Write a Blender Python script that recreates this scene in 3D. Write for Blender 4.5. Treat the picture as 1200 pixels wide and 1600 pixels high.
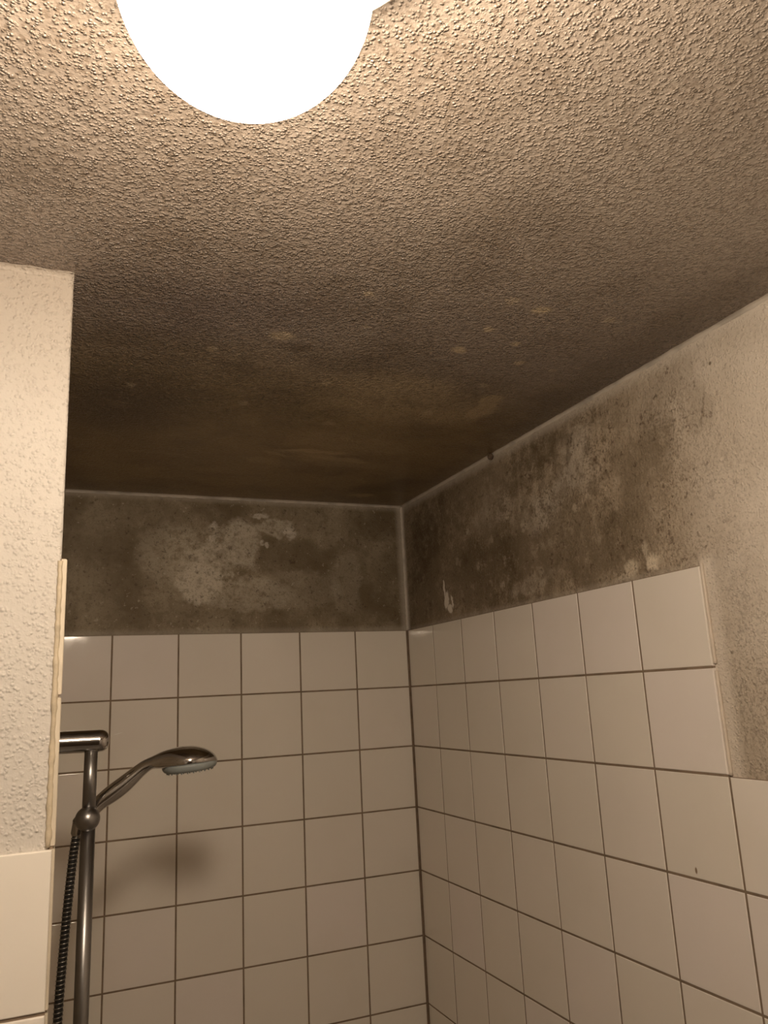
import bpy, math, random
from mathutils import Vector, Matrix

for o in list(bpy.data.objects):
    bpy.data.objects.remove(o, do_unlink=True)
scene = bpy.context.scene
COL = scene.collection
random.seed(7)

# Heights below are measured from the top edge of the shower tiling; ZO lifts them above the floor.
ZO = 2.05
CEIL = 0.350
P = 0.153            # tile pitch

# ---------------------------------------------------------------- camera
cam_data = bpy.data.cameras.new('camera')
cam = bpy.data.objects.new('camera', cam_data)
COL.objects.link(cam)
cam_data.sensor_fit = 'HORIZONTAL'
cam_data.sensor_width = 36.0
cam_data.lens = 36.0 * 1225.84 / 1200.0
cam_data.clip_start = 0.02
a, b, c = -4.06524035e-01, 1.79796148e+00, -5.01234258e-02
Rm = Matrix.Rotation(a, 4, 'Z') @ Matrix.Rotation(b, 4, 'X') @ Matrix.Rotation(c, 4, 'Z')
cam.matrix_world = Matrix.Translation((-0.90005, -1.97014, ZO - 0.16615)) @ Rm
scene.camera = cam

# ---------------------------------------------------------------- world, exposure
world = bpy.data.worlds.new('world')
scene.world = world
world.use_nodes = True
world.node_tree.nodes['Background'].inputs['Color'].default_value = (0.010, 0.008, 0.006, 1)
world.node_tree.nodes['Background'].inputs['Strength'].default_value = 1.0
LAMP_POS = Vector((-0.8193, -1.6337, ZO + 0.2052))
LAMP_R = 0.0680
LAMP_STRENGTH = 54.0
LAMP_COLOR = (1.0, 0.815, 0.62)
vs = scene.view_settings
vs.view_transform = 'Standard'
vs.look = 'None'
vs.exposure = 1.02
scene.cycles.max_bounces = 12
scene.cycles.diffuse_bounces = 8
vs.gamma = 1.0
vs.use_curve_mapping = False


# ================================================================ node helpers
class NT:
    """small helper that writes a node tree with expressions"""
    def __init__(self, name):
        self.m = bpy.data.materials.new(name)
        self.m.use_nodes = True
        self.t = self.m.node_tree
        self.bsdf = self.t.nodes['Principled BSDF']
        self.out = self.t.nodes['Material Output']
        g = self.n('ShaderNodeNewGeometry')
        v = self.n('ShaderNodeVectorMath', operation='SUBTRACT')
        self.link(g.outputs['Position'], v.inputs[0])
        v.inputs[1].default_value = (0, 0, ZO)
        self.pos = v.outputs[0]
        self.island = g.outputs['Random Per Island']

    def n(self, kind, **kw):
        nd = self.t.nodes.new(kind)
        for k, v in kw.items():
            setattr(nd, k, v)
        return nd

    def link(self, a_, b_):
        self.t.links.new(a_, b_)

    def put(self, sock, v):
        if isinstance(v, bpy.types.NodeSocket):
            self.link(v, sock)
        elif isinstance(v, (tuple, list)) and len(v) == 3 and sock.type == 'RGBA':
            sock.default_value = (*v, 1)
        else:
            sock.default_value = v

    def math(self, op, x, y=0.0, clamp=False):
        nd = self.n('ShaderNodeMath', operation=op)
        nd.use_clamp = clamp
        self.put(nd.inputs[0], x)
        self.put(nd.inputs[1], y)
        return nd.outputs[0]

    def add(self, x, y): return self.math('ADD', x, y)
    def mul(self, x, y): return self.math('MULTIPLY', x, y)
    def mx(self, x, y): return self.math('MAXIMUM', x, y)
    def inv(self, x): return self.math('SUBTRACT', 1.0, x)
    def sat(self, x): return self.math('ADD', x, 0.0, True)

    def ss(self, x, lo, hi, t0=0.0, t1=1.0):
        nd = self.n('ShaderNodeMapRange', interpolation_type='SMOOTHSTEP')
        self.put(nd.inputs['Value'], x)
        nd.inputs['From Min'].default_value = lo
        nd.inputs['From Max'].default_value = hi
        nd.inputs['To Min'].default_value = t0
        nd.inputs['To Max'].default_value = t1
        return nd.outputs['Result']

    def noise(self, scale, detail=3.0, rough=0.55, vec=None, stretch=None, color=False, dist=0.0):
        nd = self.n('ShaderNodeTexNoise')
        v = vec if vec is not None else self.pos
        if stretch:
            m = self.n('ShaderNodeVectorMath', operation='MULTIPLY')
            self.link(v, m.inputs[0])
            m.inputs[1].default_value = stretch
            v = m.outputs[0]
        self.link(v, nd.inputs['Vector'])
        nd.inputs['Scale'].default_value = scale
        nd.inputs['Detail'].default_value = detail
        nd.inputs['Roughness'].default_value = rough
        nd.inputs['Distortion'].default_value = dist
        return nd.outputs['Color' if color else 'Fac']

    def warp(self, amount, scale, vec=None, detail=3.0):
        c_ = self.noise(scale, detail, 0.6, vec, color=True)
        s = self.n('ShaderNodeVectorMath', operation='SUBTRACT')
        self.link(c_, s.inputs[0])
        s.inputs[1].default_value = (0.5, 0.5, 0.5)
        m = self.n('ShaderNodeVectorMath', operation='SCALE')
        self.link(s.outputs[0], m.inputs[0])
        m.inputs['Scale'].default_value = amount
        ad = self.n('ShaderNodeVectorMath', operation='ADD')
        self.link(vec if vec is not None else self.pos, ad.inputs[0])
        self.link(m.outputs[0], ad.inputs[1])
        return ad.outputs[0]

    def xyz(self, vec=None):
        nd = self.n('ShaderNodeSeparateXYZ')
        self.link(vec if vec is not None else self.pos, nd.inputs[0])
        return nd.outputs

    def blob(self, centre, radii, rot=0.0, axis=2, vec=None, soft=0.5, gain=1.0):
        """1 inside an ellipse, falling to 0 at its edge; axis = the surface's normal axis"""
        mp = self.n('ShaderNodeMapping', vector_type='TEXTURE')
        self.link(vec if vec is not None else self.pos, mp.inputs['Vector'])
        loc = list(centre); sc = list(radii)
        loc.insert(axis, 0.0); sc.insert(axis, 1e3)
        r = [0, 0, 0]; r[axis] = rot
        mp.inputs['Location'].default_value = loc
        mp.inputs['Rotation'].default_value = r
        mp.inputs['Scale'].default_value = sc
        ln = self.n('ShaderNodeVectorMath', operation='LENGTH')
        self.link(mp.outputs[0], ln.inputs[0])
        return self.ss(ln.outputs['Value'], 1.0, 1.0 - soft, 0.0, gain)

    def mix(self, f, A, B):
        nd = self.n('ShaderNodeMix', data_type='RGBA')
        nd.clamp_factor = True
        self.put(nd.inputs[0], f)
        self.put(nd.inputs[6], A)
        self.put(nd.inputs[7], B)
        return nd.outputs[2]

    def bump(self, h, dist, strength=1.0, prev=None):
        nd = self.n('ShaderNodeBump')
        self.link(h, nd.inputs['Height'])
        nd.inputs['Distance'].default_value = dist
        nd.inputs['Strength'].default_value = strength
        if prev is not None:
            self.link(prev, nd.inputs['Normal'])
        return nd.outputs[0]

    def finish(self, color, rough=0.5, normal=None, metallic=0.0, spec=0.5):
        self.put(self.bsdf.inputs['Base Color'], color)
        self.put(self.bsdf.inputs['Roughness'], rough)
        self.bsdf.inputs['Metallic'].default_value = metallic
        self.bsdf.inputs['Specular IOR Level'].default_value = spec
        if normal is not None:
            self.link(normal, self.bsdf.inputs['Normal'])
        return self.m


def plaster_height(t, scale=170.0):
    """sprayed, stippled plaster grain: small rounded grains on an uneven coat"""
    vo = t.n('ShaderNodeTexVoronoi', feature='F1')
    t.link(t.pos, vo.inputs['Vector'])
    vo.inputs['Scale'].default_value = scale
    grain = t.ss(vo.outputs['Distance'], 0.70, 0.08)
    n1 = t.noise(scale * 0.55, 2.0, 0.6)
    return t.add(t.mul(grain, t.ss(n1, 0.34, 0.62)), t.mul(n1, 0.8))


# ---------------------------------------------------------------- ceiling: mouldy sprayed plaster
def ceiling_material():
    t = NT('mouldy_ceiling_plaster')
    w = t.warp(0.16, 2.6, detail=4.0)
    w2 = t.warp(0.018, 40.0, detail=2.0)
    X, Y, Z = t.xyz(w)
    X0, Y0, Z0 = t.xyz()
    tan = (0.36, 0.305, 0.255)
    grey = (0.29, 0.235, 0.195)
    brown = (0.25, 0.178, 0.088)
    dark = (0.105, 0.070, 0.040)
    m1 = t.ss(Y, -1.50, -1.02)
    col = t.mix(m1, tan, grey)
    col = t.mix(t.ss(Y, -1.02, -0.62), col, brown)
    # soft clouds of mould
    cl = t.noise(5.0, 4.0, 0.6, w)
    col = t.mix(t.mul(t.ss(cl, 0.46, 0.68), t.ss(Y, -1.35, -1.0, 0.25, 0.55)), col, dark)
    # dark mould patches
    for c_, r_, g_ in [((-0.80, -0.60), (0.20, 0.26), 0.95), ((-0.76, -0.86), (0.17, 0.14), 0.5),
                       ((-0.80, -1.02), (0.14, 0.10), 0.45), ((-0.60, -1.03), (0.16, 0.07), 0.25),
                       ((-0.575, -0.905), (0.035, 0.03), 0.7), ((-0.03, -0.9), (0.10, 0.55), 0.45),
                       ((-0.70, -0.35), (0.25, 0.12), 0.35), ((-0.05, -1.2), (0.12, 0.3), 0.35),
                       ((-0.45, -0.86), (0.16, 0.06), 0.25)]:
        col = t.mix(t.blob(c_, r_, 0, 2, w, 0.9, g_), col, dark)
    # wiped and faded patches
    pale = (0.46, 0.35, 0.21)
    w4 = t.warp(0.07, 14.0)
    for c_, r_, rot, g_ in [((-0.335, -0.75), (0.20, 0.14), 0.3, 0.40), ((-0.165, -0.76), (0.035, 0.085), -0.15, 0.42),
                            ((-0.185, -0.70), (0.05, 0.06), 0.0, 0.30), ((-0.39, -0.415), (0.12, 0.016), -0.06, 0.40),
                            ((-0.32, -0.36), (0.15, 0.05), 0.1, 0.30), ((-0.16, -0.085), (0.035, 0.015), 0, 0.45),
                            ((-0.46, -0.33), (0.10, 0.03), 0.2, 0.25), ((-0.34, -0.50), (0.18, 0.07), 0.1, 0.2)]:
        col = t.mix(t.blob(c_, r_, rot, 2, w4, 0.45, g_), col, pale)
    # purple-grey bloom over the shower mouth
    col = t.mix(t.blob((-0.72, -1.00), (0.24, 0.16), 0, 2, w, 0.9, 0.45), col, (0.17, 0.13, 0.125))
    st = t.noise(11.0, 5.0, 0.68, w4, (0.6, 1.5, 1.0))
    col = t.mix(t.mul(t.ss(st, 0.50, 0.66), t.ss(Y0, -1.1, -0.7, 0.10, 0.40)), col, dark)
    col = t.mix(t.mul(t.ss(st, 0.42, 0.30), t.ss(Y0, -1.1, -0.7, 0.05, 0.30)), col, pale)
    # fine speckle of the grain
    sp = t.noise(210.0, 2.0, 0.6)
    col = t.mix(t.ss(sp, 0.52, 0.66, 0.0, 0.50), col, dark)
    col = t.mix(t.ss(sp, 0.44, 0.32, 0.0, 0.30), col, tan)
    # small round spots where the mould has flaked away
    spot = (0.58, 0.46, 0.31)
    for c_, r_, g_ in [((-0.280, -1.128), (0.018, 0.015), 0.95), ((-0.331, -0.976), (0.018, 0.017), 0.85),
                       ((-0.321, -1.053), (0.013, 0.012), 0.85), ((-0.256, -1.023), (0.011, 0.012), 0.80),
                       ((-0.210, -0.961), (0.011, 0.013), 0.75), ((-0.163, -1.134), (0.014, 0.010), 0.45),
                       ((-0.336, -1.139), (0.017, 0.014), 0.45), ((-0.607, -0.944), (0.025, 0.022), 0.65),
                       ((-0.795, -0.697), (0.009, 0.014), 0.50), ((-0.486, -0.79), (0.011, 0.013), 0.65),
                       ((-0.531, -1.096), (0.011, 0.008), 0.65), ((-0.601, -0.665), (0.013, 0.016), 0.40),
                       ((-0.254, -0.709), (0.017, 0.020), 0.60), ((-0.696, -0.872), (0.009, 0.010), 0.50),
                       ((-0.42, -0.60), (0.02, 0.012), 0.35), ((-0.50, -1.01), (0.008, 0.007), 0.45),
                       ((-0.14, -0.95), (0.012, 0.009), 0.40), ((-0.22, -0.86), (0.010, 0.010), 0.40)]:
        col = t.mix(t.blob(c_, r_, 0, 2, w2, 0.6, g_ * 0.8), col, spot)
    for c_, r_, rot, g_ in [((-0.168, -0.765), (0.030, 0.075), -0.15, 0.50), ((-0.39, -0.425), (0.105, 0.014), -0.06, 0.55),
                            ((-0.33, -0.385), (0.11, 0.022), 0.1, 0.35), ((-0.155, -0.085), (0.032, 0.020), 0, 0.50),
                            ((-0.47, -0.39), (0.05, 0.010), 0.35, 0.40)]:
        col = t.mix(t.blob(c_, r_, rot, 2, w4, 0.45, g_), col, pale)
    # smoother brushed plaster towards the shower corner
    k = t.mul(t.ss(Y0, -0.80, -0.42, 1.0, 0.22), t.ss(Y0, -1.45, -1.0, 0.72, 1.35))
    h = t.mul(plaster_height(t, 300.0), k)
    nrm = t.bump(h, 0.0026, 1.0)
    return t.finish(col, 0.32, nrm, spec=0.55)


# ---------------------------------------------------------------- walls above the tiles
def corner_fade(t, col, bead, pairs):
    for sock, lo, hi, g in pairs:
        col = t.mix(t.mul(t.ss(sock, lo, hi), g), col, bead)
    return col


def back_wall_material():
    t = NT('mouldy_back_wall_plaster')
    w = t.warp(0.10, 6.0, detail=4.0)
    w2 = t.warp(0.05, 28.0, detail=4.0)
    X, Y, Z = t.xyz()
    base = (0.34, 0.285, 0.205)
    dark = (0.15, 0.112, 0.065)
    light = (0.62, 0.56, 0.46)
    n = t.noise(4.5, 5.0, 0.62, w)
    col = t.mix(t.ss(n, 0.36, 0.64), dark, base)
    st = t.noise(16.0, 4.0, 0.6, stretch=(1.0, 1.0, 0.25))
    col = t.mix(t.ss(st, 0.50, 0.72, 0.0, 0.45), col, dark)
    for c_, r_, g_ in [((-0.77, 0.19), (0.11, 0.17), 0.6), ((-0.31, 0.215), (0.16, 0.045), 0.55),
                       ((-0.60, 0.05), (0.30, 0.05), 0.35), ((-0.05, 0.15), (0.07, 0.2), 0.45),
                       ((-0.60, 0.28), (0.12, 0.05), 0.4), ((-0.25, 0.08), (0.15, 0.06), 0.3)]:
        col = t.mix(t.blob(c_, r_, 0, 1, w, 0.8, g_), col, dark)
    for c_, r_, rot, g_ in [((-0.561, 0.125), (0.062, 0.062), 0, 0.80), ((-0.532, 0.185), (0.055, 0.055), 0, 0.42),
                            ((-0.455, 0.230), (0.055, 0.075), 0, 0.52), ((-0.48, 0.262), (0.08, 0.022), 0, 0.35),
                            ((-0.365, 0.275), (0.065, 0.026), 0, 0.50), ((-0.63, 0.20), (0.10, 0.09), 0, 0.25),
                            ((-0.43, 0.095), (0.13, 0.05), 0, 0.28), ((-0.30, 0.11), (0.14, 0.06), 0, 0.18),
                            ((-0.17, 0.13), (0.05, 0.1), 0, 0.2)]:
        col = t.mix(t.blob(c_, r_, rot, 1, w2, 0.30, g_), col, light)
    w5 = t.warp(0.02, 90.0)
    for c_, r_ in [((-0.322, 0.258), (0.017, 0.017)), ((-0.335, 0.268), (0.014, 0.010)), ((-0.400, 0.232), (0.008, 0.010)),
                   ((-0.388, 0.228), (0.007, 0.009)), ((-0.524, 0.275), (0.012, 0.012)), ((-0.53, 0.24), (0.012, 0.012)),
                   ((-0.405, 0.305), (0.03, 0.010))]:
        col = t.mix(t.blob(c_, r_, 0, 1, w5, 0.5, 0.7), col, (0.62, 0.56, 0.48))
    cr = t.noise(60.0, 4.0, 0.7)
    crumb = t.blob((-0.52, 0.17), (0.17, 0.13), 0.5, 1, w, 0.8)
    col = t.mix(t.mul(t.ss(cr, 0.50, 0.60, 0.0, 0.55), crumb), col, light)
    col = t.mix(t.ss(cr, 0.48, 0.36, 0.0, 0.45), col, dark)
    mo = t.noise(150.0, 3.0, 0.65)
    col = t.mix(t.ss(mo, 0.50, 0.64, 0.0, 0.35), col, dark)
    # dark and pale specks
    sp = t.noise(95.0, 3.0, 0.62)
    col = t.mix(t.ss(sp, 0.60, 0.70, 0.0, 0.6), col, (0.07, 0.045, 0.03))
    col = t.mix(t.ss(sp, 0.36, 0.28, 0.0, 0.35), col, light)
    bead = (0.52, 0.47, 0.40)
    col = corner_fade(t, col, bead, [(X, -0.022, -0.002, 0.55), (Z, CEIL - 0.022, CEIL - 0.006, 0.35), (Z, 0.018, 0.002, 0.35)])
    nrm = t.bump(plaster_height(t, 280.0), 0.0008, 0.8)
    nrm = t.bump(t.noise(14.0, 4.0, 0.6), 0.004, 0.5, nrm)
    return t.finish(col, 0.6, nrm, spec=0.3)


def right_wall_material():
    t = NT('mouldy_right_wall_plaster')
    w = t.warp(0.22, 5.0, detail=6.0)
    w2 = t.warp(0.05, 26.0, detail=4.0)
    w3 = t.warp(0.016, 70.0, detail=3.0)
    X, Y, Z = t.xyz(w)
    X0, Y0, Z0 = t.xyz()
    clean = (0.72, 0.655, 0.58)
    mid = (0.40, 0.325, 0.24)
    dark = (0.090, 0.062, 0.030)
    # mould grows from the corner outwards, thinning towards the dry side of the room
    f = t.add(Y, t.mul(Z, -0.18))
    m = t.ss(f, -1.30, -0.96)
    col = t.mix(m, clean, mid)
    n = t.noise(5.0, 5.0, 0.65, w)
    col = t.mix(t.mul(t.ss(n, 0.40, 0.66), t.ss(Y, -1.08, -0.80, 0.12, 0.75)), col, dark)
    st = t.noise(20.0, 4.0, 0.6, stretch=(1.0, 1.0, 0.3))
    col = t.mix(t.mul(t.ss(st, 0.45, 0.70), t.ss(Y, -1.0, -0.6, 0.0, 0.55)), col, dark)
    for c_, r_, g_ in [((-1.00, 0.215), (0.07, 0.095), 0.65), ((-0.90, 0.09), (0.15, 0.075), 0.62), ((-1.04, 0.30), (0.10, 0.05), 0.30),
                       ((-0.76, 0.055), (0.16, 0.05), 0.6), ((-0.42, 0.10), (0.26, 0.14), 0.80),
                       ((-0.66, 0.30), (0.12, 0.05), 0.45), ((-0.14, 0.16), (0.16, 0.24), 0.80),
                       ((-0.55, 0.13), (0.10, 0.10), 0.5), ((-0.86, 0.30), (0.14, 0.04), 0.35),
                       ((-1.10, 0.235), (0.035, 0.07), 0.25), ((-0.93, 0.17), (0.07, 0.10), 0.4)]:
        col = t.mix(t.blob(c_, r_, 0, 0, w, 0.8, g_), col, dark)
    for c_, r_, g_ in [((-0.70, 0.20), (0.15, 0.07), 0.38), ((-0.50, 0.24), (0.12, 0.08), 0.2),
                       ((-0.80, 0.24), (0.08, 0.10), 0.3), ((-0.60, 0.03), (0.12, 0.03), 0.22)]:
        col = t.mix(t.blob(c_, r_, 0, 0, w, 0.8, g_), col, clean)
    lump = t.noise(34.0, 4.0, 0.7, w3)
    col = t.mix(t.mul(t.ss(lump, 0.47, 0.62, 0.0, 0.55), t.ss(Y, -1.15, -0.85)), col, dark)
    col = t.mix(t.mul(t.ss(lump, 0.46, 0.34, 0.0, 0.35), t.ss(Y, -1.25, -0.95)), col, (0.55, 0.47, 0.37))
    col = t.mix(t.ss(Y0, -0.65, -0.02, 0.0, 0.35), col, dark)
    col = t.mix(t.blob((-1.06, 0.31), (0.26, 0.09), 0, 0, w, 0.9, 0.45), col, (0.36, 0.30, 0.235))
    # flaked spots, peeled paint
    cream = (0.72, 0.63, 0.50)
    for c_, r_, g_ in [((-0.915, 0.022), (0.022, 0.017), 0.75), ((-0.968, 0.022), (0.019, 0.018), 0.95),
                       ((-0.90, 0.008), (0.03, 0.008), 0.5), ((-0.955, 0.045), (0.008, 0.02), 0.45),
                       ((-0.60, 0.16), (0.012, 0.014), 0.4), ((-0.54, 0.20), (0.010, 0.012), 0.3),
                       ((-0.40, 0.11), (0.010, 0.014), 0.35), ((-0.36, 0.20), (0.012, 0.010), 0.3),
                       ((-0.47, 0.16), (0.010, 0.012), 0.3), ((-0.69, 0.11), (0.010, 0.012), 0.3),
                       ((-0.30, 0.14), (0.010, 0.012), 0.3), ((-0.78, 0.16), (0.010, 0.012), 0.3),
                       ((-0.50, 0.05), (0.012, 0.012), 0.3), ((-0.65, 0.06), (0.012, 0.012), 0.25)]:
        col = t.mix(t.blob(c_, r_, 0, 0, w3, 0.5, g_), col, cream)
    # thin dirty streak and pits
    col = t.mix(t.blob((-1.118, 0.232), (0.004, 0.05), 0.30, 0, w3, 0.8, 0.45), col, dark)
    for c_, r_ in [((-1.106, -0.133), 0.0035), ((-1.145, 0.298), 0.004), ((-1.072, -0.05), 0.003), ((-0.83, 0.013), 0.004)]:
        col = t.mix(t.blob(c_, (r_, r_), 0, 0, None, 0.6, 0.85), col, dark)
    sp = t.noise(85.0, 3.0, 0.65)
    near = t.ss(Y, -1.22, -1.04)
    fs = t.noise(210.0, 3.0, 0.65)
    patch = t.ss(t.noise(9.0, 3.0, 0.6), 0.42, 0.60)
    band = t.mul(t.ss(t.add(Y, t.mul(Z, -0.25)), -1.30, -1.02), t.add(0.35, t.mul(patch, 0.65)))
    col = t.mix(t.mul(t.ss(fs, 0.47, 0.62, 0.0, 0.62), band), col, dark)
    col = t.mix(t.ss(fs, 0.42, 0.32, 0.0, 0.22), col, (0.55, 0.48, 0.39))
    col = t.mix(t.mul(t.ss(t.noise(2.5, 4.0, 0.6, w), 0.40, 0.62), t.ss(Y0, -1.6, -1.15, 0.1, 0.30)), col, mid)
    col = t.mix(t.mul(t.ss(sp, 0.58, 0.68, 0.0, 0.65), t.add(0.12, t.mul(near, 0.88))), col, (0.09, 0.055, 0.035))
    col = t.mix(t.ss(sp, 0.36, 0.28, 0.0, 0.22), col, (0.55, 0.48, 0.39))
    for c_, r_, rot in [((-0.232, 0.052), (0.014, 0.026), 0.25), ((-0.222, 0.085), (0.006, 0.024), 0.0),
                        ((-0.248, 0.030), (0.014, 0.012), 0.3), ((-0.262, 0.045), (0.005, 0.020), -0.2)]:
        col = t.mix(t.blob(c_, r_, rot, 0, w3, 0.3, 1.0), col, (0.72, 0.66, 0.58))
    bead = (0.60, 0.54, 0.47)
    col = corner_fade(t, col, bead, [(Y0, -0.014, 0.000, 0.5), (Z0, CEIL - 0.030, CEIL - 0.006, 0.50), (Z0, 0.014, 0.001, 0.25)])
    # bare strip beside the tile edge on the dry side
    strip = t.mul(t.ss(Y0, -1.108, -1.085), t.mul(t.ss(Y0, -1.066, -1.072), t.ss(Z0, 0.02, 0.0)))
    col = t.mix(t.mul(strip, 0.6), col, (0.76, 0.69, 0.61))
    nrm = t.bump(plaster_height(t, 260.0), 0.0010, 0.9)
    return t.finish(col, 0.6, nrm, spec=0.3)


def clean_plaster(name, color, scale=150.0, depth=0.0014, grime=0.0):
    t = NT(name)
    n = t.noise(3.0, 3.0, 0.5)
    col = t.mix(t.ss(n, 0.35, 0.7, 0.0, 0.25), color, tuple(k * 0.82 for k in color))
    if grime:   # brownish film of soot under the ceiling
        Zw = t.xyz(t.warp(0.10, 7.0, detail=4.0))[2]
        col = t.mix(t.ss(Zw, 0.12, 0.37, 0.0, grime), col, (0.30, 0.225, 0.155))
    sp = t.noise(90.0, 3.0, 0.6)
    col = t.mix(t.ss(sp, 0.66, 0.74, 0.0, 0.4), col, tuple(k * 0.6 for k in color))
    nrm = t.bump(plaster_height(t, scale), depth, 0.9)
    return t.finish(col, 0.6, nrm, spec=0.3)


def tile_material():
    t = NT('glazed_wall_tile')
    ca = (0.80, 0.75, 0.69)
    cb = (0.78, 0.735, 0.665)
    cc = (0.81, 0.755, 0.715)
    col = t.mix(t.ss(t.island, 0.0, 0.6), ca, cb)
    col = t.mix(t.ss(t.island, 0.7, 0.85), col, cc)
    col = t.mix(t.ss(t.noise(7.0, 3.0, 0.5), 0.45, 0.75, 0.0, 0.2), col, (0.70, 0.65, 0.56))
    # brown chip in one tile of the right wall; reflected glint painted as a pale line on the back wall
    col = t.mix(t.blob((-0.984, -0.445), (0.003, 0.006), 0, 0, None, 0.5, 0.9), col, (0.22, 0.14, 0.08))
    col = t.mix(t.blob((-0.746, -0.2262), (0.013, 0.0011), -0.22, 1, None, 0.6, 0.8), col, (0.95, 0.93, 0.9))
    nrm = t.bump(t.noise(9.0, 2.0, 0.5), 0.0008, 0.15)
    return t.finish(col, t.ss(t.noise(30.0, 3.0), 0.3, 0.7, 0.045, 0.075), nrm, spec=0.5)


def simple(name, color, rough, metallic=0.0, spec=0.5, noise_amt=0.0, noise_scale=40.0, bumpd=0.0):
    t = NT(name)
    col = color
    if noise_amt:
        col = t.mix(t.ss(t.noise(noise_scale, 3.0), 0.4, 0.7, 0.0, noise_amt), color, tuple(k * 0.45 for k in color))
    nrm = t.bump(t.noise(noise_scale * 2, 2.0), bumpd) if bumpd else None
    return t.finish(col, rough, nrm, metallic, spec)


def chrome_material(name, color=(0.62, 0.60, 0.58), rough=0.10):
    t = NT(name)
    n = t.noise(60.0, 4.0, 0.6)
    col = t.mix(t.ss(n, 0.60, 0.80, 0.0, 0.15), color, tuple(k * 0.6 for k in color))
    r = t.ss(n, 0.5, 0.8, rough, rough + 0.05)
    return t.finish(col, r, None, 1.0)


M = dict(
    ceiling=ceiling_material(),
    back=back_wall_material(),
    right=right_wall_material(),
    pier=clean_plaster('cream_stippled_plaster', (0.57, 0.535, 0.49), 230.0, 0.0012, 0.5),
    room=clean_plaster('room_plaster', (0.82, 0.80, 0.77)),
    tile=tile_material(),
    tile_edge=simple('unglazed_tile_edge', (0.60, 0.53, 0.42), 0.6, noise_amt=0.15, noise_scale=25),
    grout=simple('brown_grout', (0.25, 0.185, 0.13), 0.9, noise_amt=0.5, noise_scale=25, bumpd=0.0006),
    caulk=simple('aged_caulk', (0.50, 0.45, 0.39), 0.55, noise_amt=0.55, noise_scale=18, bumpd=0.001),
    caulk_cream=simple('yellowed_caulk', (0.52, 0.44, 0.32), 0.5, noise_amt=0.35, noise_scale=70, bumpd=0.001),
    caulk_white=simple('white_caulk', (0.66, 0.58, 0.49), 0.55, noise_amt=0.25, noise_scale=30, bumpd=0.001),
    floor=simple('floor_tile', (0.36, 0.34, 0.31), 0.4, noise_amt=0.3, noise_scale=12),
    chrome=chrome_material('worn_chrome', (0.50, 0.48, 0.465), 0.08),
    rail=chrome_material('satin_chrome_tube', (0.30, 0.29, 0.285), 0.33),
    face=simple('grey_spray_rubber', (0.27, 0.30, 0.30), 0.45, noise_amt=0.2),
    hose=simple('black_hose_core', (0.012, 0.011, 0.010), 0.45),
    spiral=chrome_material('hose_spiral_metal', (0.30, 0.28, 0.25), 0.4),
    plate=simple('white_enamel', (0.78, 0.74, 0.68), 0.35),
    chip=simple('crumbled_plaster', (0.11, 0.075, 0.05), 0.9),
)
g = NT('lit_opal_glass')
em = g.n('ShaderNodeEmission')
em.inputs['Color'].default_value = (*LAMP_COLOR, 1)
em.inputs['Strength'].default_value = LAMP_STRENGTH
g.link(em.outputs[0], g.out.inputs['Surface'])
M['glow'] = g.m


# ================================================================ mesh helpers
class MB:
    def __init__(self):
        self.v = []; self.f = []; self.mi = []

    def quad(self, idx, mi=0):
        self.f.append(tuple(idx)); self.mi.append(mi)

    def box(self, x0, x1, y0, y1, z0, z1, mi=0):
        k = len(self.v)
        self.v += [(x, y, z) for z in (z0, z1) for y in (y0, y1) for x in (x0, x1)]
        for q in [(0, 2, 3, 1), (4, 5, 7, 6), (0, 1, 5, 4), (2, 6, 7, 3), (0, 4, 6, 2), (1, 3, 7, 5)]:
            self.quad([k + i for i in q], mi)

    def loft(self, rings, cap0=True, cap1=True, mi=0):
        n = len(rings[0]); k = len(self.v)
        for r in rings:
            self.v += [tuple(p) for p in r]
        for i in range(len(rings) - 1):
            for j in range(n):
                j2 = (j + 1) % n
                self.quad([k + i * n + j, k + i * n + j2, k + (i + 1) * n + j2, k + (i + 1) * n + j], mi)
        if cap0: self.quad([k + j for j in reversed(range(n))], mi)
        if cap1: self.quad([k + (len(rings) - 1) * n + j for j in range(n)], mi)

    def sweep(self, pts, radii, n=24, mi=0):
        pts = [Vector(p) for p in pts]
        if not isinstance(radii, (list, tuple)): radii = [radii] * len(pts)
        tang = []
        for i in range(len(pts)):
            a_ = pts[max(i - 1, 0)]; b_ = pts[min(i + 1, len(pts) - 1)]
            tang.append((b_ - a_).normalized())
        ref = Vector((0, 1, 0)) if abs(tang[0].y) < 0.9 else Vector((1, 0, 0))
        u = (ref - tang[0] * ref.dot(tang[0])).normalized()
        rings = []
        for p, t_, r in zip(pts, tang, radii):
            u = (u - t_ * u.dot(t_)).normalized()
            w_ = t_.cross(u)
            rings.append([p + (u * math.cos(2 * math.pi * j / n) + w_ * math.sin(2 * math.pi * j / n)) * r for j in range(n)])
        self.loft(rings, mi=mi)

    def build(self, name, mats, parent=None, smooth=False, bevel=0.0, bevel_seg=2, loc=None):
        me = bpy.data.meshes.new(name)
        off = Vector(loc) if loc is not None else Vector((0, 0, 0))
        me.from_pydata([tuple(Vector(p) - off) for p in self.v], [], self.f)
        if not isinstance(mats, (list, tuple)): mats = [mats]
        for m in mats: me.materials.append(m)
        for p, mi in zip(me.polygons, self.mi):
            p.material_index = mi
            p.use_smooth = smooth and len(p.vertices) <= 4
        me.update()
        o = bpy.data.objects.new(name, me)
        COL.objects.link(o)
        if parent is not None:
            o.parent = parent
            off = off - parent.location if parent.parent is None else off
        o.location = off
        if bevel:
            bv = o.modifiers.new('bevel', 'BEVEL')
            bv.width = bevel; bv.segments = bevel_seg; bv.limit_method = 'ANGLE'
        return o


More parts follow.
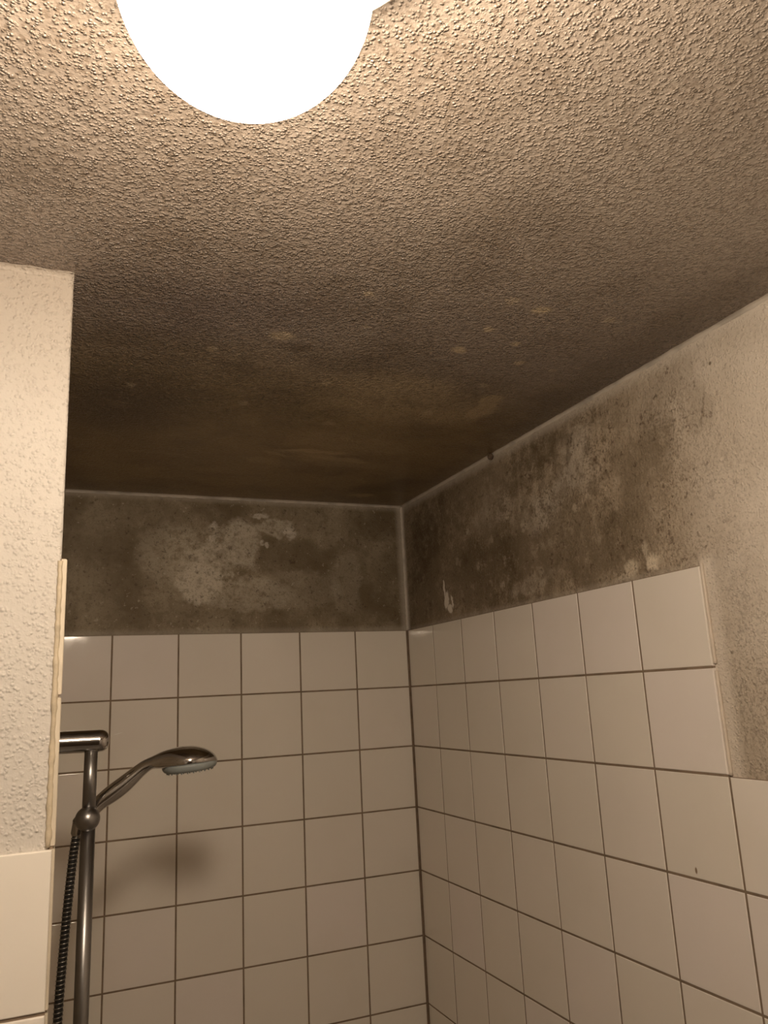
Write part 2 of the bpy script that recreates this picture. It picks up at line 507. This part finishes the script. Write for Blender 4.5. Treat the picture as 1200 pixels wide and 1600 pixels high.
def thing(name, label, cat, loc, group=None):
    o = bpy.data.objects.new(name, None)
    COL.objects.link(o)
    o.location = loc
    o.empty_display_size = 0.05
    o['label'] = label; o['category'] = cat
    if group: o['group'] = group
    return o


def tag(o, label, cat):
    o['label'] = label; o['category'] = cat
    return o


def struct(o, label=None, cat=None):
    o['kind'] = 'structure'
    if label: o['label'] = label
    if cat: o['category'] = cat
    return o


def part(mb, name, mats, parent, **kw):
    """geometry given in world coordinates, parented to an Empty at parent's location"""
    o = mb.build(name, mats, None, **kw)
    o.parent = parent
    base = Vector((0, 0, 0)); q = parent
    while q is not None:
        base += q.location; q = q.parent
    o.location = Vector(o.location) - base
    return o


Z = lambda z: z + ZO
T = 0.006            # tile thickness
G = 0.0032           # joint width
Y_END = -1.0729      # end of the full-height tiling on the right wall
PX = -0.886          # tiled inner face of the pier
PY = -1.031          # plastered end face of the pier
FX, FY = -1.95, -2.95

# ================================================================ room shell
m = MB(); m.box(FX - 0.1, 0.15, FY - 0.1, 0.15, Z(CEIL), Z(CEIL) + 0.12)
ceiling = struct(m.build('ceiling', M['ceiling']), 'stippled plaster ceiling stained brown with mould', 'ceiling')
m = MB(); m.box(FX - 0.1, 0.15, FY - 0.1, 0.15, -0.12, 0.0)
struct(m.build('floor', M['floor']), 'grey bathroom floor', 'floor')
m = MB(); m.box(FX, 0.15, T, 0.15, 0, Z(CEIL))
wall_back = struct(m.build('wall_back', M['back']), 'mouldy back wall of the shower above white tiles', 'wall')
m = MB(); m.box(T, 0.15, FY, T, 0, Z(CEIL))
wall_right = struct(m.build('wall_right', M['right']), 'right shower wall, mouldy near the corner and cream further out', 'wall')
m = MB(); m.box(FX, PX - T, PY, T, 0, Z(CEIL))
wall_pier = struct(m.build('wall_left', M['pier'], bevel=0.004, bevel_seg=3), 'cream stippled pier wall left of the shower', 'wall')
m = MB(); m.box(FX - 0.1, FX, FY, 0.15, 0, Z(CEIL))
struct(m.build('wall_outer', M['room']), 'plain plaster wall at the outer left of the room', 'wall')
m = MB(); m.box(FX, 0.15, FY - 0.1, FY, 0, Z(CEIL))
struct(m.build('wall_front', M['room']), 'plain plaster wall behind the viewer', 'wall')


m = MB(); m.box(-1.35, -0.52, FY - 0.01, FY + 0.045, 0, 2.03)  # unseen, added with frame and handle so the chrome reflects dark bands
added_door = struct(m.build('added_door_1', simple('added_door_paint', (0.10, 0.075, 0.055), 0.45), bevel=0.004), 'dark brown stand-in added behind the viewer for chrome reflections', 'added_door')
m = MB()
for x0, x1, z0, z1 in [(-1.41, -1.352, 0, 2.09), (-0.518, -0.46, 0, 2.09), (-1.41, -0.46, 2.032, 2.09)]:
    m.box(x0, x1, FY - 0.01, FY + 0.06, z0, z1)
part(m, 'added_door_frame', M['plate'], added_door)
m = MB(); m.sweep([(-1.28, FY + 0.045, 1.05), (-1.28, FY + 0.09, 1.05), (-1.27, FY + 0.10, 1.05), (-1.16, FY + 0.10, 1.05)], 0.009, 16)
part(m, 'added_door_handle', M['chrome'], added_door, smooth=True)


# ---------------------------------------------------------------- tiling
def tile_grid(us, vs_, mk, jitter=0.00018):
    """us, vs_: joint lines along and up the wall; mk(u,v,d) -> world point, d = height off the wall face"""
    mb = MB()
    bw = 0.0017
    for i in range(len(us) - 1):
        for j in range(len(vs_) - 1):
            u0, u1 = sorted((us[i], us[i + 1])); v0, v1 = sorted((vs_[j], vs_[j + 1]))
            u0 += G / 2; u1 -= G / 2; v0 += G / 2; v1 -= G / 2
            if u1 - u0 < 0.004: continue
            tu = random.uniform(-1, 1) * jitter; tv = random.uniform(-1, 1) * jitter
            rings = []
            steps = [(0.0, -T)] + [(bw * (1 - math.cos(q)), -bw * 1.1 * (1 - math.sin(q))) for q in [math.radians(k) for k in (0, 14, 28, 40, 50, 60, 68, 76, 83, 90)]]
            for ins, d in steps:
                a0, a1, b0, b1 = u0 + ins, u1 - ins, v0 + ins, v1 - ins
                um = (u0 + u1) / 2; vm = (v0 + v1) / 2
                ring = []
                for uu, vv in [(a0, b0), (a1, b0), (a1, b1), (a0, b1)]:
                    dd = d + (0 if d <= -T + 1e-6 else tu * (uu - um) / (0.076) + tv * (vv - vm) / 0.076)
                    ring.append(mk(uu, vv, dd))
                rings.append(ring)
            mb.loft(rings, cap0=False, cap1=True)
    return mb


rows_full = [0.0] + [-0.1515 - P * k for k in range(0, 13)]
rows_full = [r for r in rows_full if r > -ZO] + [-ZO + 0.001]
cols_back = [-0.0024] + [-(0.1529 + P * k) for k in range(0, 5)] + [PX]
cols_right = [-0.0024] + [-(0.1549 + P * k) for k in range(0, 7)]
cols_right_out = [cols_right[-1] - P * k for k in range(0, 13)]
rows_low = [r for r in rows_full if r < -0.29]

def child_struct(mb, name, mat, parent, **kw):
    return part(mb, name, mat, parent, **kw)


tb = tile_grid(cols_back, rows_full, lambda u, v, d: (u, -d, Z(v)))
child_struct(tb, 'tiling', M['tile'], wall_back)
gb = MB(); gb.box(PX, 0.002, 0.0010, T + 0.001, 0.001, Z(-0.001)); child_struct(gb, 'grout', M['grout'], wall_back)

tr = tile_grid(cols_right, rows_full, lambda u, v, d: (-d, u, Z(v)))
tr2 = tile_grid(cols_right_out, rows_low, lambda u, v, d: (-d, u, Z(v)))
k0 = len(tr.v)
tr.v += tr2.v; tr.f += [tuple(k0 + i for i in f) for f in tr2.f]; tr.mi += tr2.mi
child_struct(tr, 'tiling', M['tile'], wall_right)
gr = MB()
gr.box(0.0010, T + 0.001, Y_END + 0.002, 0.002, 0.001, Z(-0.001))
gr.box(0.0010, T + 0.001, FY, Y_END + 0.002, 0.001, Z(-0.306))
child_struct(gr, 'grout', M['grout'], wall_right)

# inner face of the pier (only the cut edges of these tiles show) and its end face
tl = tile_grid([0.0] + [-P * k for k in range(1, 7)] + [PY - 0.002], rows_full, lambda u, v, d: (PX + d, u, Z(v)), 0.0001)
child_struct(tl, 'side_tiling', M['tile_edge'], wall_pier)
gl = MB(); gl.box(PX - T - 0.001, PX - 0.0022, PY + 0.001, 0.0, 0.001, Z(-0.001)); child_struct(gl, 'side_grout', M['grout'], wall_pier)
te = tile_grid([PX - 0.0015, PX - 0.0015 - 0.153, PX - 0.0015 - 0.306, PX - .4605, PX - .6135, PX - .7665, PX - .9195], rows_low, lambda u, v, d: (u, PY - T - d, Z(v)))
child_struct(te, 'end_tiling', M['tile'], wall_pier)
ge = MB(); ge.box(FX, PX - 0.003, PY - T + 0.0022, PY + 0.001, 0.001, Z(-0.3065)); child_struct(ge, 'end_grout', M['grout'], wall_pier)


# ---------------------------------------------------------------- caulk beads in the corners
def fillet(path_start, path_end, d1, d2, r, mat, name, jig=0.0006, n=90):
    """concave quarter-round bead filling the corner between two faces whose inward directions are d1 and d2"""
    s = Vector(path_start); e = Vector(path_end); d1 = Vector(d1); d2 = Vector(d2)
    mb = MB(); rings = []
    for i in range(n + 1):
        p = s.lerp(e, i / n)
        rr = r * (1 + 0.10 * math.sin(i * 1.7) + random.uniform(-0.12, 0.12))
        ring = [p - d1 * 0.001 - d2 * 0.001, p + d1 * rr - d2 * 0.001]
        c_ = p + d1 * rr + d2 * rr
        for k in range(7):
            a_ = math.pi / 2 * k / 6
            ring.append(c_ - d1 * rr * math.sin(a_) - d2 * rr * math.cos(a_))
        ring.append(p + d2 * rr - d1 * 0.001)
        rings.append(ring)
    mb.loft(rings)
    o = mb.build(name, mat, smooth=True)
    return struct(o)


fillet((PX, T, Z(CEIL)), (T, T, Z(CEIL)), (0, -1, 0), (0, 0, -1), 0.006, M['caulk'], 'trim_1')
fillet((T, FY, Z(CEIL)), (T, T, Z(CEIL)), (-1, 0, 0), (0, 0, -1), 0.0055, M['caulk'], 'trim_2', n=200)
fillet((T, T, Z(0.0)), (T, T, Z(CEIL)), (-1, 0, 0), (0, -1, 0), 0.0055, M['caulk'], 'trim_3')
fillet((FX, PY, Z(CEIL)), (PX - T, PY, Z(CEIL)), (0, -1, 0), (0, 0, -1), 0.007, M['pier'], 'trim_4')
# cut edge strip and caulk on the end of the right-wall tiles
m = MB()
m.sweep([(0.0042 + random.uniform(-.0002, .0002), Y_END - 0.001 + random.uniform(-.0002, .0002), Z(0.002 - 0.149 * k / 30)) for k in range(31)],
        [0.0026 + random.uniform(-.0002, .0002) for k in range(31)], 10)
m.sweep([(0.0042 + random.uniform(-.0002, .0002), Y_END - 0.001 + random.uniform(-.0002, .0002), Z(-0.157 - 0.147 * k / 30)) for k in range(31)],
        [0.0026 + random.uniform(-.0002, .0002) for k in range(31)], 10)
struct(m.build('trim_5', M['caulk_white'], smooth=True))
# yellowed caulk between the pier's plaster and the tile edges
m = MB()
m.sweep([(PX - T - 0.0012 + random.uniform(-.0004, .0004), PY - 0.0005, Z(-0.004 - 0.30 * k / 60)) for k in range(61)],
        [0.0030 + random.uniform(-.0006, .0006) for k in range(61)], 10)
struct(m.build('trim_6', M['caulk_cream'], smooth=True))
# crumbled hole in the ceiling joint of the right wall
m = MB()
random.seed(3)
rings = []
for i in range(5):
    a_ = i / 4 * math.pi
    rings.append([
                  (-0.001 + 0.0055 * (0.3 + math.sin(a_)) * math.cos(2 * math.pi * j / 10),
                   -0.505 + (i - 2) * 0.0045,
                   Z(CEIL - 0.007) + 0.0055 * (0.3 + math.sin(a_)) * math.sin(2 * math.pi * j / 10) * random.uniform(.8, 1.2)) for j in range(10)])
m.loft(rings)
struct(m.build('trim_7', M['chip'], smooth=False))

# ================================================================ ceiling light
lamp = thing('ceiling_light', 'lit round opal globe lamp on a white ceiling plate', 'ceiling light', (LAMP_POS.x, LAMP_POS.y, Z(CEIL)))
m = MB(); NR = 96
prof = [(0.02, CEIL), (0.137, CEIL), (0.141, CEIL - 0.020), (0.142, CEIL - 0.036), (0.142, CEIL - 0.042), (0.137, CEIL - 0.047), (0.060, CEIL - 0.052), (0.048, CEIL - 0.056), (0.046, CEIL - 0.094), (0.02, CEIL - 0.094)]
m.loft([[(LAMP_POS.x + r * math.cos(2 * math.pi * j / NR), LAMP_POS.y + r * math.sin(2 * math.pi * j / NR), Z(z)) for j in range(NR)] for r, z in prof])
part(m, 'base_plate', M['plate'], lamp, smooth=True)
m = MB(); rings = []
for i in range(1, 48):
    th = math.pi * i / 48
    rings.append([(LAMP_POS.x + LAMP_R * math.sin(th) * math.cos(2 * math.pi * j / NR),
                   LAMP_POS.y + LAMP_R * math.sin(th) * math.sin(2 * math.pi * j / NR),
                   LAMP_POS.z + LAMP_R * math.cos(th)) for j in range(NR)])
m.loft(rings)
part(m, 'globe', M['glow'], lamp, smooth=True)

# ================================================================ shower rail
RX, RY, RR = -0.83276, -0.60159, 0.0102
rail = thing('shower_rail', 'chrome vertical shower rail held by a stub bracket on the tiled pier', 'shower rail', (PX, RY, Z(-0.22)))


def capsule_path(p0, p1, r, n=8, round0=False, round1=True):
    p0 = Vector(p0); p1 = Vector(p1); d = (p1 - p0).normalized()
    pts, rad = [], []
    if round0:
        for k in range(n):
            a_ = math.pi / 2 * k / n
            pts.append(p0 + d * r * (1 - math.cos(a_))); rad.append(max(r * math.sin(a_), 1e-4))
        pts.append(p0 + d * r); rad.append(r)
    else:
        pts.append(p0); rad.append(r)
    if round1:
        for k in range(n + 1):
            a_ = math.pi / 2 * k / n
            pts.append(p1 - d * r * (1 - math.sin(a_)) * 1.0); rad.append(max(r * math.cos(a_), 1e-4))
    else:
        pts.append(p1); rad.append(r)
    return pts, rad


def bracket(zc, name):
    mb = MB()
    pts = [(PX + 0.0005, RY, Z(zc)), (PX + 0.003, RY, Z(zc)), (-0.8245, RY, Z(zc - 0.0008)), (-0.8219, RY, Z(zc - 0.0008)), (-0.8167, RY, Z(zc - 0.0008)), (-0.8134, RY, Z(zc - 0.0008)), (-0.8105, RY, Z(zc - 0.0008)), (-0.8081, RY, Z(zc - 0.0008)), (-0.8067, RY, Z(zc - 0.0008)), (-0.8063, RY, Z(zc - 0.0008))]
    rad = [0.0170, 0.0170, 0.0170, 0.0170, 0.0166, 0.0155, 0.0136, 0.0105, 0.0066, 0.0005]
    mb.sweep(pts, rad, 48)
    b_ = part(mb, name, M['chrome'], rail, smooth=True)
    ml = MB()   # seam ring between the tube and its cap
    ml.sweep([(-0.8227, RY, Z(zc - 0.0008)), (-0.8219, RY, Z(zc - 0.0008))], 0.0172, 48)
    part(ml, 'end_cap_ring', M['chrome'], b_, smooth=False)


bracket(-0.2162, 'bracket')
bracket(-0.930, 'bracket')
m = MB(); m.sweep([(RX, RY, Z(-0.220)), (RX - 0.001, RY, Z(-0.335))], RR * 0.98, 40)
m.sweep([(RX - 0.001, RY, Z(-0.335)), (RX - 0.003, RY, Z(-0.925))], RR * 1.06, 40)
part(m, 'rail_tube', M['rail'], rail, smooth=True)
m = MB(); rings = []
BC = Vector((-0.83513, RY - 0.004, Z(-0.33173))); BR = 0.0185
for i in range(1, 32):
    th = math.pi * i / 32
    rings.append([BC + Vector((math.sin(th) * math.cos(2 * math.pi * j / 48), math.sin(th) * math.sin(2 * math.pi * j / 48), math.cos(th))) * BR for j in range(48)])
m.loft(rings)
slider = part(m, 'slider', M['rail'], rail, smooth=True)
HY = -0.57507
hdir = Vector((0.70, 0, 0.715)).normalized()
cup0 = Vector((-0.82992, HY, Z(-0.32604)))
m = MB()
m.sweep([cup0 - hdir * 0.026, cup0 - hdir * 0.024, cup0 + hdir * 0.002, cup0 + hdir * 0.004], [0.0105, 0.0120, 0.0148, 0.0140], 36)
m.sweep([(BC.x + 0.002, BC.y, BC.z), (cup0.x - 0.004, HY, cup0.z - 0.004)], 0.010, 24)
part(m, 'holder_cup', M['rail'], slider, smooth=True)

# ================================================================ hand shower
hs = thing('hand_shower', 'chrome hand shower with a round grey spray face, clipped to the rail', 'shower head', (cup0.x, HY, cup0.z))
# section: centre x, z ; normal direction in XZ ; up, down, half width
st = [
    ((-0.83655, -0.33457), 0.01014, 0.01014, 0.01014), ((-0.82566, -0.32320), 0.01063, 0.01063, 0.01043),
    ((-0.81714, -0.31326), 0.01159, 0.01159, 0.01082), ((-0.80719, -0.30663), 0.01304, 0.01304, 0.01140),
    ((-0.79772, -0.30047), 0.01401, 0.01401, 0.01178), ((-0.78636, -0.29290), 0.01401, 0.01401, 0.01207),
    ((-0.77594, -0.28532), 0.01352, 0.01333, 0.01236), ((-0.76505, -0.27633), 0.01207, 0.01207, 0.01256),
    ((-0.75464, -0.26780), 0.01082, 0.01063, 0.01314), ((-0.74564, -0.26212), 0.01082, 0.01014, 0.01449)]
NS = 40
cent = [Vector((c_[0], HY, Z(c_[1]))) for c_, *_ in st]
rings = []
for i, (c_, hu, hd, hw) in enumerate(st):
    a_ = cent[max(i - 1, 0)]; b_ = cent[min(i + 1, len(st) - 1)]
    tg = (b_ - a_).normalized()
    nrm = Vector((-tg.z, 0, tg.x))
    ring = []
    for j in range(NS):
        th = 2 * math.pi * j / NS
        s_, c2 = math.sin(th), math.cos(th)
        ring.append(cent[i] + nrm * (hu if s_ > 0 else hd) * s_ + Vector((0, -1, 0)) * hw * c2)
    rings.append(ring)
rimz = lambda x: -0.26875 + 0.075 * (x + 0.72196)
head = [(-0.73664, -0.24792, -0.26733, 0.01752), (-0.72859, -0.24432, -0.26847, 0.02083), (-0.72196, -0.24176, rimz(-0.72196), 0.02368),
        (-0.71533, -0.23987, rimz(-0.71533), 0.02841), (-0.70776, -0.23816, rimz(-0.70776), 0.03457), (-0.69829, -0.23636, rimz(-0.69829), 0.04025),
        (-0.68693, -0.23532, rimz(-0.68693), 0.04432), (-0.67603, -0.23494, rimz(-0.67603), 0.04546), (-0.66514, -0.23627, rimz(-0.66514), 0.04413),
        (-0.65473, -0.23911, rimz(-0.65473), 0.04015), (-0.64620, -0.24271, rimz(-0.64620), 0.03428), (-0.63910, -0.24744, rimz(-0.63910), 0.02671),
        (-0.63389, -0.25265, rimz(-0.63389), 0.01799), (-0.63105, -0.25786, rimz(-0.63105), 0.00947), (-0.63029, -0.26070, rimz(-0.63029), 0.00284)]
for x, zt, zb, hw in head:
    ring = []
    zm = zb + (zt - zb) * (0.5 if x < -0.7295 else 0.5 - 0.30 * min(1, (x + 0.7295) / 0.0285))
    for j in range(NS):
        th = 2 * math.pi * j / NS
        s_, c2 = math.sin(th), math.cos(th)
        if s_ >= 0:
            z_ = zm + (zt - zm) * (s_ if x < -0.71 else s_ ** 0.95)
        else:
            z_ = zm - (zm - zb) * abs(s_) ** (1.0 if x < -0.7295 else 0.55)
        ring.append(Vector((x, HY - hw * c2, Z(z_))))
    rings.append(ring)
m = MB(); m.loft(rings)
body = part(m, 'handle_and_head', M['chrome'], hs, smooth=True)
ss_ = body.modifiers.new('sub', 'SUBSURF'); ss_.levels = 1; ss_.render_levels = 1
# spray face: a shallow rubber disc below the rim, tilted with it
FC = Vector((-0.67603, HY, Z(rimz(-0.67603))))
ax = Vector((0.0748, 0, -0.9972)).normalized()        # pointing out of the face
ux = Vector((0.9972, 0, 0.0748)); uy = Vector((0, 1, 0))
m = MB(); rings = []
for r, d in [(0.028, -0.004), (0.0445, -0.0025), (0.0450, 0.0), (0.0444, 0.004), (0.0422, 0.0075), (0.0384, 0.0095), (0.0265, 0.0102), (0.0095, 0.0105)]:
    rings.append([FC + ax * d + (ux * math.cos(2 * math.pi * j / 64) + uy * math.sin(2 * math.pi * j / 64)) * r for j in range(64)])
m.loft(rings)
face = part(m, 'spray_face', M['face'], hs, smooth=True)
m = MB()
for rr, cnt in [(0.0372, 24), (0.029, 18), (0.020, 12), (0.0105, 6)]:
    for k in range(cnt):
        a_ = 2 * math.pi * k / cnt
        c_ = FC + (ux * math.cos(a_) + uy * math.sin(a_)) * rr + ax * 0.0085
        m.sweep([c_, c_ + ax * 0.0028, c_ + ax * 0.0034], [0.0014, 0.0012, 0.0006], 8)
part(m, 'nozzles', M['face'], face, smooth=True)

# ================================================================ hose
ctrl = [Vector(p) for p in [(-0.84697, HY, -0.34593), (-0.85028, HY, -0.36676), (-0.85265, -0.5740, -0.38760), (-0.85502, -0.5740, -0.41695),
                            (-0.85881, -0.5740, -0.47093), (-0.86212, -0.5740, -0.53154), (-0.86496, -0.5740, -0.59120), (-0.86686, -0.5740, -0.67170),
                            (-0.86780, -0.5740, -0.81375), (-0.86591, -0.5740, -0.97474), (-0.85833, -0.5740, -1.08838), (-0.84507, -0.5740, -1.14520),
                            (-0.83371, -0.5740, -1.10732), (-0.83371, -0.5740, -1.04103), (-0.84791, -0.5740, -1.00788), (-0.88106, -0.5740, -1.00315)]]


def catmull(pts, step):
    out = []
    for i in range(len(pts) - 1):
        p0 = pts[max(i - 1, 0)]; p1 = pts[i]; p2 = pts[i + 1]; p3 = pts[min(i + 2, len(pts) - 1)]
        n = max(2, int((p2 - p1).length / step))
        for k in range(n):
            t_ = k / n
            out.append(0.5 * ((2 * p1) + (p2 - p0) * t_ + (2 * p0 - 5 * p1 + 4 * p2 - p3) * t_ ** 2 + (3 * p1 - p0 - 3 * p2 + p3) * t_ ** 3))
    out.append(pts[-1])
    return out


path = [p + Vector((0, 0, ZO)) for p in catmull(ctrl, 0.004)]
hose = thing('shower_hose', 'black and silver ribbed shower hose hanging beside the rail', 'hose', path[0])
m = MB(); m.sweep(path, 0.0063, 20)
core = part(m, 'hose_core', M['hose'], hose, smooth=True)
# wound metal spiral
acc = [0.0]
for i in range(1, len(path)): acc.append(acc[-1] + (path[i] - path[i - 1]).length)
L = acc[-1]; pitch = 0.0062; per = 16
hel = []; seg = 0
u = None
nh = int(L / pitch * per)
for i in range(nh):
    s_ = L * i / nh
    while seg < len(acc) - 2 and acc[seg + 1] < s_: seg += 1
    f_ = (s_ - acc[seg]) / max(acc[seg + 1] - acc[seg], 1e-9)
    p_ = path[seg].lerp(path[seg + 1], f_)
    tg = (path[seg + 1] - path[seg]).normalized()
    u = (Vector((0, 1, 0)) if u is None else u)
    u = (u - tg * u.dot(tg)).normalized(); w_ = tg.cross(u)
    a_ = 2 * math.pi * i / per
    hel.append(p_ + (u * math.cos(a_) + w_ * math.sin(a_)) * 0.0064)
m = MB(); m.sweep(hel, 0.0010, 6)
part(m, 'metal_spiral', M['spiral'], hose, smooth=True)
m = MB()
d0 = (path[3] - path[0]).normalized()
m.sweep([path[0] - d0 * 0.012, path[0] - d0 * 0.010, path[0] + d0 * 0.010, path[0] + d0 * 0.014], [0.0085, 0.0098, 0.0092, 0.0072], 28)
part(m, 'hose_nut', M['chrome'], hose, smooth=True)
m = MB()
e = path[-1]
m.sweep([(PX + 0.0005, e.y, e.z), (PX + 0.004, e.y, e.z), (PX + 0.006, e.y, e.z), (PX + 0.014, e.y, e.z)], [0.014, 0.014, 0.011, 0.010], 32)
part(m, 'wall_outlet', M['chrome'], hose, smooth=True)
